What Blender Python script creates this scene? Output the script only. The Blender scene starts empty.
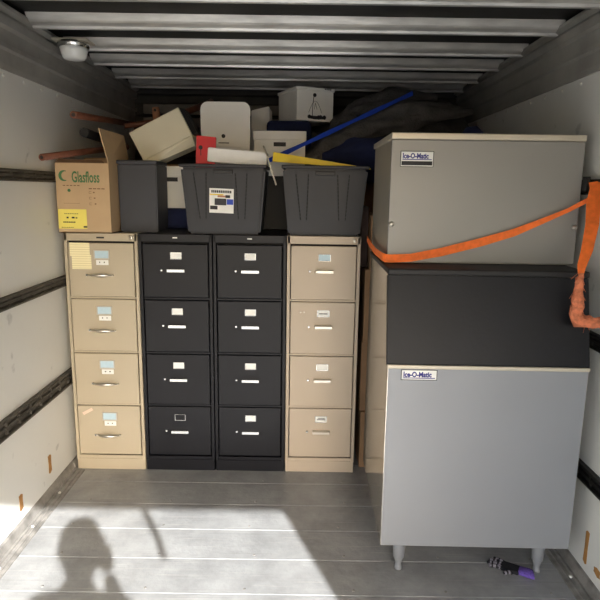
import bpy, bmesh, math, random
from mathutils import Vector, Matrix, Euler, noise
random.seed(7)
S = bpy.context.scene
COL = S.collection
PI = math.pi

# ------------------------------------------------------------------ materials
def lin(c):
    return tuple(((v/255/12.92) if v/255 <= .04045 else (((v/255)+.055)/1.055)**2.4) for v in c)
def mat(name, rgb, rough=.5, metal=0, var=.08, scale=6, bump=0, bscale=80, spec=.5, rgb2=None, aniso=None, dirt=0, coat=0):
    m = bpy.data.materials.new(name); m.use_nodes = True
    nt = m.node_tree; N = nt.nodes; L = nt.links
    b = N['Principled BSDF']
    b.inputs['Roughness'].default_value = rough
    b.inputs['Metallic'].default_value = metal
    b.inputs['Specular IOR Level'].default_value = spec
    if coat: b.inputs['Coat Weight'].default_value = coat
    tc = N.new('ShaderNodeTexCoord')
    mp = N.new('ShaderNodeMapping'); L.new(tc.outputs['Object'], mp.inputs[0])
    if aniso: mp.inputs['Scale'].default_value = aniso
    nz = N.new('ShaderNodeTexNoise'); nz.inputs['Scale'].default_value = scale; nz.inputs['Detail'].default_value = 6
    L.new(mp.outputs[0], nz.inputs['Vector'])
    cr = N.new('ShaderNodeValToRGB')
    a = lin(rgb); c2 = lin(rgb2) if rgb2 else tuple(v*(1-var*2) for v in a)
    cr.color_ramp.elements[0].position = .32; cr.color_ramp.elements[0].color = (*c2, 1)
    cr.color_ramp.elements[1].position = .62; cr.color_ramp.elements[1].color = (*a, 1)
    L.new(nz.outputs['Fac'], cr.inputs[0])
    out = cr.outputs[0]
    if dirt:
        n2 = N.new('ShaderNodeTexNoise'); n2.inputs['Scale'].default_value = scale*7; n2.inputs['Detail'].default_value = 3
        L.new(tc.outputs['Object'], n2.inputs['Vector'])
        r2 = N.new('ShaderNodeValToRGB'); r2.color_ramp.elements[0].position = .27; r2.color_ramp.elements[1].position = .33
        r2.color_ramp.elements[0].color = (1-dirt,)*3+(1,); r2.color_ramp.elements[1].color = (1, 1, 1, 1)
        L.new(n2.outputs['Fac'], r2.inputs[0])
        mx = N.new('ShaderNodeMixRGB'); mx.blend_type = 'MULTIPLY'; mx.inputs[0].default_value = 1
        L.new(out, mx.inputs[1]); L.new(r2.outputs[0], mx.inputs[2]); out = mx.outputs[0]
    L.new(out, b.inputs['Base Color'])
    if bump:
        n3 = N.new('ShaderNodeTexNoise'); n3.inputs['Scale'].default_value = bscale; n3.inputs['Detail'].default_value = 4
        L.new(mp.outputs[0], n3.inputs['Vector'])
        bp = N.new('ShaderNodeBump'); bp.inputs['Strength'].default_value = bump; bp.inputs['Distance'].default_value = .01
        L.new(n3.outputs['Fac'], bp.inputs['Height']); L.new(bp.outputs[0], b.inputs['Normal'])
    return m

M = {}
M['tan1'] = mat('tan_enamel_yellowish', (182, 170, 147), .42, 0, .02, 3, .03, 300)
M['tan4'] = mat('tan_enamel_pinkish', (184, 169, 150), .42, 0, .02, 3, .03, 300)
M['black_enamel'] = mat('black_enamel', (11, 12, 20), .42, 0, .05, 4, .03, 300, .3)
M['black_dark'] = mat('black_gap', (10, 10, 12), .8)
M['chrome'] = mat('chrome', (225, 225, 222), .18, 1, .02)
M['dullchrome'] = mat('brushed_handle_metal', (205, 200, 190), .33, 1, .03)
M['card_blue'] = mat('pale_blue_card', (185, 210, 222), .5, 0, .03, 60)
M['card_white'] = mat('white_card', (238, 238, 234), .6, 0, .03, 40)
M['card_yellow'] = mat('cream_note_paper', (240, 228, 178), .7, 0, .03, 40)
M['ink'] = mat('black_ink', (28, 28, 30), .6)
M['ink_blue'] = mat('navy_ink', (28, 34, 130), .5)
M['ink_green'] = mat('green_ink', (70, 120, 75), .7)
M['ink_brown'] = mat('brown_ink', (120, 92, 60), .7)
M['carton'] = mat('kraft_cardboard', (196, 168, 132), .85, 0, .06, 5, .08, 120)
M['carton_dark'] = mat('brown_cardboard', (150, 118, 88), .85, 0, .08, 5, .08, 120)
M['sticker_yellow'] = mat('yellow_sticker', (240, 225, 110), .6, 0, .03)
M['greyplastic'] = mat('dark_grey_plastic', (58, 60, 67), .55, 0, .04, 6, .1, 500)
M['tote'] = mat('charcoal_tote_plastic', (38, 39, 45), .45, 0, .05, 8, .06, 300, .4)
M['beige'] = mat('beige_plastic', (218, 211, 186), .45, 0, .04, 4)
M['red'] = mat('red_board', (200, 25, 35), .5, 0, .04)
M['yellow'] = mat('yellow_plastic', (235, 205, 20), .45, 0, .04)
M['white_board'] = mat('white_cardboard', (240, 238, 232), .75, 0, .03, 5, .04, 100)
M['foam'] = mat('white_foam', (248, 248, 246), .8, 0, .02, 20, .1, 200)
M['navy'] = mat('navy_cloth', (28, 38, 78), .9, 0, .15, 8, .4, 60)
M['blanket'] = mat('charcoal_moving_blanket', (82, 80, 79), .95, 0, .2, 14, .6, 90)
M['bluestrap'] = mat('blue_webbing', (30, 70, 190), .55, 0, .08)
M['pole'] = mat('reddish_brown_pole', (126, 78, 58), .5, 0, .15, 20)
M['pole_pale'] = mat('orange_brown_wood', (180, 128, 96), .6, 0, .1, 20)
M['shade_brown'] = mat('dark_brown_shade', (58, 38, 34), .7, 0, .15, 9, aniso=(1, 1, .15))  # streaky dark brown that stands in for shade by the pinkish cabinet
M['blackrubber'] = mat('black_rubber', (22, 22, 24), .6)
M['steel_front'] = mat('silver_painted_front', (146, 149, 154), .45, .3, .03, 2, .02, 200)
M['steel_head'] = mat('silver_grey_head_front', (146, 144, 140), .48, .25, .03, 2, .02, 200)
M['steel_side'] = mat('polished_stainless_side', (206, 200, 190), .16, .93, .03, 2)
M['steel_dull'] = mat('dull_steel_side', (185, 178, 164), .4, .55, .04, 2)
M['steel_lip'] = mat('pale_steel_lip', (200, 192, 175), .4, .4, .03)
M['binblack'] = mat('black_plastic_door', (12, 13, 19), .5, 0, .15, 9, .05, 60, .35, dirt=.3)
M['orange'] = mat('orange_webbing', (255, 122, 44), .7, 0, .1, 40, .2, 400)
M['fray'] = mat('frayed_pink_orange_fibre', (226, 132, 92), .9, 0, .2, 60, .5, 200)
M['purple'] = mat('purple_knit', (120, 92, 190), .9, 0, .2, 100, .4, 300)
M['wall'] = mat('white_liner_panel', (229, 229, 225), .3, 0, .03, 1.5, .02, 12, dirt=.25)
M['rail'] = mat('grey_steel_rail', (92, 88, 82), .55, .3, .25, 12, .2, 60)
M['rail_black'] = mat('black_steel_rail', (32, 31, 30), .5, .2, .2, 12, .2, 60)
M['toprail'] = mat('grey_aluminium_top_rail', (168, 166, 160), .5, .25, .12, 5, .06, 60, dirt=.1)
M['beam'] = mat('galvanised_beam', (228, 226, 221), .34, .4, .22, 7, .12, 40, aniso=(.5, 2, 2))
M['roof'] = mat('roof_sheet', (44, 43, 41), .6, .2, .3, 5, .1, 60, dirt=.3)
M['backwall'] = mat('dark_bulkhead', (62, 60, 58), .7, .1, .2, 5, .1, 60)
M['slat'] = mat('grey_slat', (128, 124, 120), .6, .2, .2, 8)
M['screw'] = mat('screw_head', (225, 223, 216), .3, .3, .05)
M['scuff'] = mat('scuff_aluminium', (158, 155, 150), .45, .25, .25, 14, .2, 60, dirt=.4)
M['tape'] = mat('brown_tape', (176, 128, 70), .7, 0, .15, 30)
M['lens'] = mat('milky_lens', (236, 236, 232), .25, 0, .02)
M['glove_dark'] = mat('dark_knit', (30, 30, 36), .95, 0, .2, 100, .4, 300)
M['glove_grey'] = mat('grey_knit', (140, 135, 145), .95, 0, .2, 100, .4, 300)
M['pinktape'] = mat('pinkish_tape', (232, 206, 186), .6)
M['ground'] = mat('pale_asphalt', (150, 148, 142), .9, 0, .1, 2)
M['skin'] = mat('skin', (190, 140, 115), .6)
M['shirt'] = mat('grey_shirt', (120, 120, 130), .9)
M['jeans'] = mat('blue_jeans', (55, 70, 105), .9)
M['hair'] = mat('brown_hair', (50, 36, 28), .8)

# floor material: worn aluminium-grey boards with scratches
def floor_mat():
    m = bpy.data.materials.new('worn_grey_deck'); m.use_nodes = True
    nt = m.node_tree; N = nt.nodes; L = nt.links; b = N['Principled BSDF']
    tc = N.new('ShaderNodeTexCoord')
    n1 = N.new('ShaderNodeTexNoise'); n1.inputs['Scale'].default_value = 5; n1.inputs['Detail'].default_value = 8; n1.inputs['Roughness'].default_value = .65
    L.new(tc.outputs['Object'], n1.inputs['Vector'])
    cr = N.new('ShaderNodeValToRGB'); e = cr.color_ramp.elements
    e[0].position = .3; e[0].color = (*lin((130, 131, 131)), 1); e[1].position = .68; e[1].color = (*lin((164, 165, 165)), 1)
    L.new(n1.outputs['Fac'], cr.inputs[0])
    out = cr.outputs[0]
    for (rot, sc, amt, col) in ((.5, (2, 60, 1), .35, (196, 192, 186)), (-.75, (2, 70, 1), .3, (188, 184, 178)), (0, (1, 90, 1), .3, (100, 95, 88))):
        mp = N.new('ShaderNodeMapping'); mp.inputs['Rotation'].default_value = (0, 0, rot); mp.inputs['Scale'].default_value = sc
        L.new(tc.outputs['Object'], mp.inputs[0])
        nn = N.new('ShaderNodeTexNoise'); nn.inputs['Scale'].default_value = 1.4; nn.inputs['Detail'].default_value = 4
        L.new(mp.outputs[0], nn.inputs['Vector'])
        r = N.new('ShaderNodeValToRGB'); r.color_ramp.elements[0].position = .62; r.color_ramp.elements[0].color = (0, 0, 0, 1)
        r.color_ramp.elements[1].position = .72; r.color_ramp.elements[1].color = (amt, amt, amt, 1)
        L.new(nn.outputs['Fac'], r.inputs[0])
        mx = N.new('ShaderNodeMixRGB'); L.new(r.outputs[0], mx.inputs[0]); L.new(out, mx.inputs[1]); mx.inputs[2].default_value = (*lin(col), 1)
        out = mx.outputs[0]
    L.new(out, b.inputs['Base Color'])
    b.inputs['Roughness'].default_value = .38; b.inputs['Metallic'].default_value = .15
    n3 = N.new('ShaderNodeTexNoise'); n3.inputs['Scale'].default_value = 35; n3.inputs['Detail'].default_value = 5
    L.new(tc.outputs['Object'], n3.inputs['Vector'])
    bp = N.new('ShaderNodeBump'); bp.inputs['Strength'].default_value = .18; bp.inputs['Distance'].default_value = .01
    L.new(n3.outputs['Fac'], bp.inputs['Height']); L.new(bp.outputs[0], b.inputs['Normal'])
    return m
M['floor'] = floor_mat()
# lined note paper
def lined(name, base, line, freq):
    m = mat(name, base, .7, 0, .02)
    nt = m.node_tree; N = nt.nodes; L = nt.links; b = N['Principled BSDF']
    tc = N.new('ShaderNodeTexCoord'); w = N.new('ShaderNodeTexWave'); w.bands_direction = 'Z'; w.inputs['Scale'].default_value = freq
    L.new(tc.outputs['Object'], w.inputs['Vector'])
    r = N.new('ShaderNodeValToRGB'); r.color_ramp.elements[0].position = .0; r.color_ramp.elements[0].color = (*lin(line), 1)
    r.color_ramp.elements[1].position = .25; r.color_ramp.elements[1].color = (*lin(base), 1)
    L.new(w.outputs['Fac'], r.inputs[0]); L.new(r.outputs[0], b.inputs['Base Color'])
    return m
M['lined'] = lined('lined_cream_paper', (244, 234, 190), (214, 200, 150), 26)

# ------------------------------------------------------------------ mesh helpers
class MB:
    def __init__(s): s.bm = bmesh.new()
    def _fin(s, vs, mi, smooth=False):
        fs = set()
        for v in vs:
            for f in v.link_faces: fs.add(f)
        for f in fs: f.material_index = mi; f.smooth = smooth
    def box(s, a, b, bev=0, mi=0, seg=1):
        c = [(a[i]+b[i])/2 for i in range(3)]; d = [abs(b[i]-a[i]) for i in range(3)]
        r = bmesh.ops.create_cube(s.bm, size=1, matrix=Matrix.Translation(c) @ Matrix.Diagonal((*d, 1)))
        vs = r['verts']
        if bev:
            es = set(e for v in vs for e in v.link_edges)
            rr = bmesh.ops.bevel(s.bm, geom=list(es), offset=min(bev, min(d)*.45), segments=seg, affect='EDGES', profile=.5)
            for f in rr['faces']: f.material_index = mi
            vs = [v for v in rr['verts']]
            s._fin(vs, mi)
        else: s._fin(vs, mi)
        return s
    def poly(s, pts, axis, a, b, mi=0, bev=0):
        """extrude a 2-d outline along axis between a and b"""
        def P(p, t):
            q = list(p); q.insert(axis, t); return q
        v0 = [s.bm.verts.new(P(p, a)) for p in pts]; v1 = [s.bm.verts.new(P(p, b)) for p in pts]
        n = len(pts); fs = [s.bm.faces.new(v0), s.bm.faces.new(list(reversed(v1)))]
        for i in range(n): fs.append(s.bm.faces.new((v0[i], v1[i], v1[(i+1) % n], v0[(i+1) % n])))
        for f in fs: f.material_index = mi
        if bev:
            es = set(e for f in fs for e in f.edges)
            r = bmesh.ops.bevel(s.bm, geom=list(es), offset=bev, segments=2, affect='EDGES')
            for f in r['faces']: f.material_index = mi
        return s
    def quadbox(s, lo, hi, mi=0, bev=0):
        """8 corners: lo 4 + hi 4 loops"""
        v0 = [s.bm.verts.new(p) for p in lo]; v1 = [s.bm.verts.new(p) for p in hi]
        fs = [s.bm.faces.new(list(reversed(v0))), s.bm.faces.new(v1)]
        for i in range(4): fs.append(s.bm.faces.new((v0[i], v0[(i+1) % 4], v1[(i+1) % 4], v1[i])))
        for f in fs: f.material_index = mi
        if bev:
            es = set(e for f in fs for e in f.edges)
            r = bmesh.ops.bevel(s.bm, geom=list(es), offset=bev, segments=2, affect='EDGES')
            for f in r['faces']: f.material_index = mi
        return s
    def tube(s, pts, r, seg=12, mi=0, cap=True, flat=(1, 1), up=(0, 0, 1), hollow=False):
        pts = [Vector(p) for p in pts]; n = len(pts)
        rs = r if isinstance(r, (list, tuple)) else [r]*n
        rings = []
        for i, p in enumerate(pts):
            t = (pts[min(i+1, n-1)]-pts[max(i-1, 0)]).normalized()
            u = Vector(up)
            if abs(t.dot(u)) > .95: u = Vector((1, 0, 0))
            a = t.cross(u).normalized(); b = a.cross(t).normalized()
            rings.append([s.bm.verts.new(p+a*math.cos(q*2*PI/seg)*rs[i]*flat[0]+b*math.sin(q*2*PI/seg)*rs[i]*flat[1]) for q in range(seg)])
        for i in range(n-1):
            for q in range(seg):
                f = s.bm.faces.new((rings[i][q], rings[i][(q+1) % seg], rings[i+1][(q+1) % seg], rings[i+1][q])); f.smooth = True; f.material_index = mi
        if cap:
            for R in (rings[0], rings[-1]):
                f = s.bm.faces.new(R); f.material_index = mi
        if hollow:
            for k in (0, -1):
                r_ = bmesh.ops.inset_individual(s.bm, faces=[], thickness=0)
        return s
    def lathe(s, prof, c=(0, 0, 0), seg=24, mi=0, axis='z'):
        rings = []
        for (r, z) in prof:
            ring = []
            for q in range(seg):
                a = q*2*PI/seg; x, y = r*math.cos(a), r*math.sin(a)
                p = (x, y, z) if axis == 'z' else (x, -z, y) if axis == '-y' else (z, x, y)
                ring.append(s.bm.verts.new((c[0]+p[0], c[1]+p[1], c[2]+p[2])))
            rings.append(ring)
        for i in range(len(rings)-1):
            for q in range(seg):
                f = s.bm.faces.new((rings[i][q], rings[i][(q+1) % seg], rings[i+1][(q+1) % seg], rings[i+1][q])); f.smooth = True; f.material_index = mi
        for R in (rings[0], rings[-1]):
            f = s.bm.faces.new(R); f.material_index = mi
        return s
    def ribbon(s, pts, ups, widths, th=.0025, mi=0):
        pts = [Vector(p) for p in pts]; n = len(pts); rows = []
        for i, p in enumerate(pts):
            t = (pts[min(i+1, n-1)]-pts[max(i-1, 0)]).normalized()
            u = Vector(ups[i]); u = (u-t*u.dot(t)).normalized(); nn = t.cross(u).normalized()
            w = widths[i]/2; h = th/2
            rows.append([s.bm.verts.new(p+u*a*w+nn*b*h) for a, b in ((-1, -1), (1, -1), (1, 1), (-1, 1))])
        for i in range(n-1):
            for q in range(4):
                f = s.bm.faces.new((rows[i][q], rows[i][(q+1) % 4], rows[i+1][(q+1) % 4], rows[i+1][q])); f.material_index = mi
        for R in (rows[0], rows[-1]):
            f = s.bm.faces.new(R); f.material_index = mi
        return s
    def build(s, name, mats, parent=None, loc=None, rot=None):
        bmesh.ops.recalc_face_normals(s.bm, faces=s.bm.faces[:])
        me = bpy.data.meshes.new(name); s.bm.to_mesh(me); s.bm.free()
        for m in (mats if isinstance(mats, (list, tuple)) else [mats]): me.materials.append(M[m])
        o = bpy.data.objects.new(name, me); COL.objects.link(o)
        if parent: o.parent = parent
        if loc: o.location = loc
        if rot: o.rotation_euler = rot
        return o
def tag(o, label=None, cat=None, group=None, kind=None):
    if label: o['label'] = label
    if cat: o['category'] = cat
    if group: o['group'] = group
    if kind: o['kind'] = kind
    return o
def thing(name, label, cat, loc, rot=(0, 0, 0), group=None):
    o = bpy.data.objects.new(name, None); COL.objects.link(o); o.empty_display_size = .05
    o.location = loc; o.rotation_euler = rot
    return tag(o, label, cat, group)
def struct(name, mb, mats): return tag(mb.build(name, mats), kind='structure')
def copy_tree(o, parent=None):
    c = o.copy(); COL.objects.link(c)
    if parent: c.parent = parent
    for ch in list(o.children): copy_tree(ch, c)
    return c
def B(a, b, name, m, parent=None, bev=0, seg=1): return MB().box(a, b, bev, 0, seg).build(name, m, parent)
def text(name, s, size, m, parent, loc, rot=(PI/2, 0, 0), sx=1, ext=.0004, align='LEFT', offset=0):
    cu = bpy.data.curves.new(name, 'FONT'); cu.body = s; cu.size = size; cu.extrude = ext; cu.align_x = align; cu.offset = offset
    cu.resolution_u = 3
    t = bpy.data.objects.new(name, cu); COL.objects.link(t)
    dg = bpy.context.evaluated_depsgraph_get(); dg.update()
    me = bpy.data.meshes.new_from_object(t.evaluated_get(dg)); bpy.data.objects.remove(t)
    me.materials.clear(); me.materials.append(M[m])
    o = bpy.data.objects.new(name, me); COL.objects.link(o); o.parent = parent
    o.location = loc; o.rotation_euler = rot; o.scale = (sx, 1, 1)
    return o

# ------------------------------------------------------------------ camera
cf, cp, cy_, cr_, ch = 572.86, .1889, .001, .0147, 1.55
fw = Vector((math.sin(cy_)*math.cos(cp), math.cos(cy_)*math.cos(cp), -math.sin(cp)))
rt = Vector((math.cos(cy_), -math.sin(cy_), 0)); up = rt.cross(fw)
r2 = rt*math.cos(cr_)+up*math.sin(cr_); u2 = -rt*math.sin(cr_)+up*math.cos(cr_)
cam = bpy.data.cameras.new('camera'); co = bpy.data.objects.new('camera', cam); COL.objects.link(co)
mw = Matrix((r2, u2, -fw)).transposed().to_4x4(); mw.translation = (0, 0, ch)
co.matrix_world = mw
cam.sensor_fit = 'HORIZONTAL'; cam.sensor_width = 36; cam.lens = 36*cf/600; cam.clip_start = .03
S.camera = co

# ------------------------------------------------------------------ the truck box
XL, XR, YD, YB, ZR = -1.258, 1.172, -.52, 4.45, 2.297
f = MB()
f.box((XL-.04, YD-.1, -.12), (XR+.04, YB+.04, -.006), 0, 1)
y = YD-.1
seams = []
y0 = 1.98-.2155*12
k = 0
while y0+.2155*k < YB+.03:
    a = y0+.2155*k; b = min(a+.2155-.003, YB+.03)
    if a > YD-.12: f.box((XL-.03, a, -.03), (XR+.03, b, 0), .0018, 0)
    seams.append(a-.0015); k += 1
for a in seams:
    if a < YD: continue
    for x in (-1.02, -.62, -.2, .22, .62, 1.0):
        xx = x+random.uniform(-.03, .03)
        f.lathe([(.006, 0), (.006, .0012), (.003, .0016)], (xx, a+.03, 0), 10, 2)
struct('floor', f, ['floor', 'black_dark', 'scuff'])
def wall(x, sgn, name):
    w = MB(); w.box((x, YD-.1, -.1), (x+sgn*.045, YB+.04, ZR+.05))
    # rivets along the top of the liner
    yy = .2
    while yy < 4.3:
        w.lathe([(.009, 0), (.007, .004), (.002, .007)] if sgn < 0 else [(.009, 0), (.007, -.004), (.002, -.007)], (x, yy, 2.008), 8, 1, 'x'); yy += .18
    # panel joints
    return struct(name, w, ['wall', 'screw'])
wall(XL, -1, 'wall_left'); wall(XR, 1, 'wall_right')
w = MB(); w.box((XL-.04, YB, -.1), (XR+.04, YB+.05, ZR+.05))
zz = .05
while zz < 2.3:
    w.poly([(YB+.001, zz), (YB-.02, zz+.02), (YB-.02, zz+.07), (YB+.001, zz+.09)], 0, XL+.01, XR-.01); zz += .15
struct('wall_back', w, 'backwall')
c = MB(); c.box((XL-.04, YD-.1, ZR), (XR+.04, YB+.04, ZR+.04))
struct('ceiling', c, 'roof')
# roof bows
bows = [(.3), (.71), (1.12), (1.53), 1.94, 2.35, 2.757, 3.17, 3.53, 3.92, 4.27]
proto = None
n = 0
for yb in bows:
    n += 1
    if proto is None:
        m_ = MB()
        prof = [(-.08, 2.296), (-.074, 2.289), (-.06, 2.270), (-.05, 2.263), (-.012, 2.258), (-.008, 2.248), (.012, 2.248), (.014, 2.262), (.018, 2.296)]
        m_.poly(prof, 0, XL+.045, XR-.03)
        proto = m_.build('trim_%d' % n, 'beam'); o = proto
    else:
        o = proto.copy(); o.name = 'trim_%d' % n; COL.objects.link(o)
    o.location = (0, yb, 0); tag(o, kind='structure')
def toprail(x, sg, name):
    # extruded aluminium rail where wall meets roof: profile in x-z
    p = [(0, 2.03), (.012, 2.028), (.016, 2.05), (.016, 2.105), (.030, 2.112), (.030, 2.128), (.016, 2.135), (.018, 2.19), (.036, 2.20), (.036, 2.235), (.026, 2.25), (.05, 2.262), (.05, 2.275), (.02, 2.295), (0, 2.295)]
    m_ = MB(); m_.poly([(x+sg*a, b) for a, b in p], 1, YD-.05, YB-.002)
    return struct(name, m_, 'toprail')
toprail(XL, 1, 'trim_12'); toprail(XR, -1, 'trim_13')
def etrack(x, sg, z, hh, name, m):
    m_ = MB(); d = .024
    m_.box((x, YD, z-hh), (x+sg*.006, YB-.03, z+hh))
    m_.box((x, YD, z+hh-.012), (x+sg*d, YB-.03, z+hh), .003); m_.box((x, YD, z-hh), (x+sg*d, YB-.03, z-hh+.012), .003)
    m_.box((x+sg*.004, YD, z-.008), (x+sg*d*.7, YB-.03, z+.008), .003)
    yy = .1
    while yy < 4.2:
        m_.box((x+sg*.005, yy, z-hh+.012), (x+sg*.016, yy+.012, z+hh-.012), 0, 0); yy += .11
    return struct(name, m_, m)
etrack(XL, 1, 1.598, .026, 'trim_14', 'rail'); etrack(XL, 1, 1.062, .027, 'trim_15', 'rail'); etrack(XL, 1, .533, .04, 'trim_16', 'rail')
etrack(XR, -1, 1.58, .03, 'trim_17', 'rail_black'); etrack(XR, -1, .985, .03, 'trim_18', 'rail_black'); etrack(XR, -1, .443, .034, 'trim_19', 'rail_black')
CY = 2.971
def scuff(x, sg, name):
    m_ = MB(); m_.poly([(x, 0), (x+sg*.075, 0), (x+sg*.073, .004), (x+sg*.058, .005), (x+sg*.056, .010), (x+sg*.05, .010), (x+sg*.048, .006), (x+sg*.036, .007), (x+sg*.034, .014), (x+sg*.028, .014), (x+sg*.022, .012), (x+sg*.01, .045), (x, .05)], 1, YD, CY-.01)
    m_.poly([(x, 0), (x+sg*.026, 0), (x+sg*.02, .03), (x+sg*.012, .045), (x, .05)], 1, CY-.01, YB-.03)
    yy = .3
    while yy < 2.9:
        m_.lathe([(.008, .0), (.007, .006), (.002, .009)], (x+sg*.042, yy, .006), 8, 1); yy += .3
    return struct(name, m_, ['scuff', 'screw'])
scuff(XL, 1, 'baseboard_left'); scuff(XR, -1, 'baseboard_right')
# pale slats on the bulkhead
m_ = MB(); m_.box((-1.17, YB-.05, 2.09), (-.15, YB-.022, 2.16), .004); m_.box((-1.17, YB-.05, 2.0), (-.15, YB-.022, 2.065), .004)
struct('trim_20', m_, 'slat')
# rear door frame behind the camera
m_ = MB(); m_.box((XL, YD-.1, 2.04), (XR, YD, ZR), .004); m_.box((XL, YD-.1, 0), (-1.16, YD, 2.04), .004); m_.box((1.115, YD-.1, 0), (XR, YD, 2.04), .004)
struct('door_1', m_, 'wall')
tag(B((-40, -40, -1.0), (40, 40, -.95), 'ground', 'ground'), kind='structure')
# door pull strap
t = MB(); t.ribbon([(.41, YD-.05, 2.039), (.415, YD-.04, 1.99), (.43, YD-.03, 1.92), (.45, YD-.03, 1.84), (.46, YD-.04, 1.76)], [(1, 0, 0)]*5, [.03]*5, .004)
tag(t.build('pull_strap', 'blackrubber'), 'black pull strap hanging from the rear door header, casting a thin shadow on the deck', 'strap')

# dome light
L_ = thing('dome_light', 'round ceiling light with milky white lens and metal ring by the left roof edge', 'light', (-1.115, 2.965, 2.25))
B((-.085, -.06, -.012), (.085, .06, -.001), 'mounting_plate', 'steel_lip', L_, .003)
MB().lathe([(.074, -.012), (.076, -.02), (.072, -.036), (.06, -.038)]).build('ring', 'chrome', L_)
MB().lathe([(.066, -.036), (.064, -.05), (.056, -.078), (.048, -.088), (.03, -.092), (.001, -.093)]).build('lens', 'lens', L_)

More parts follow.
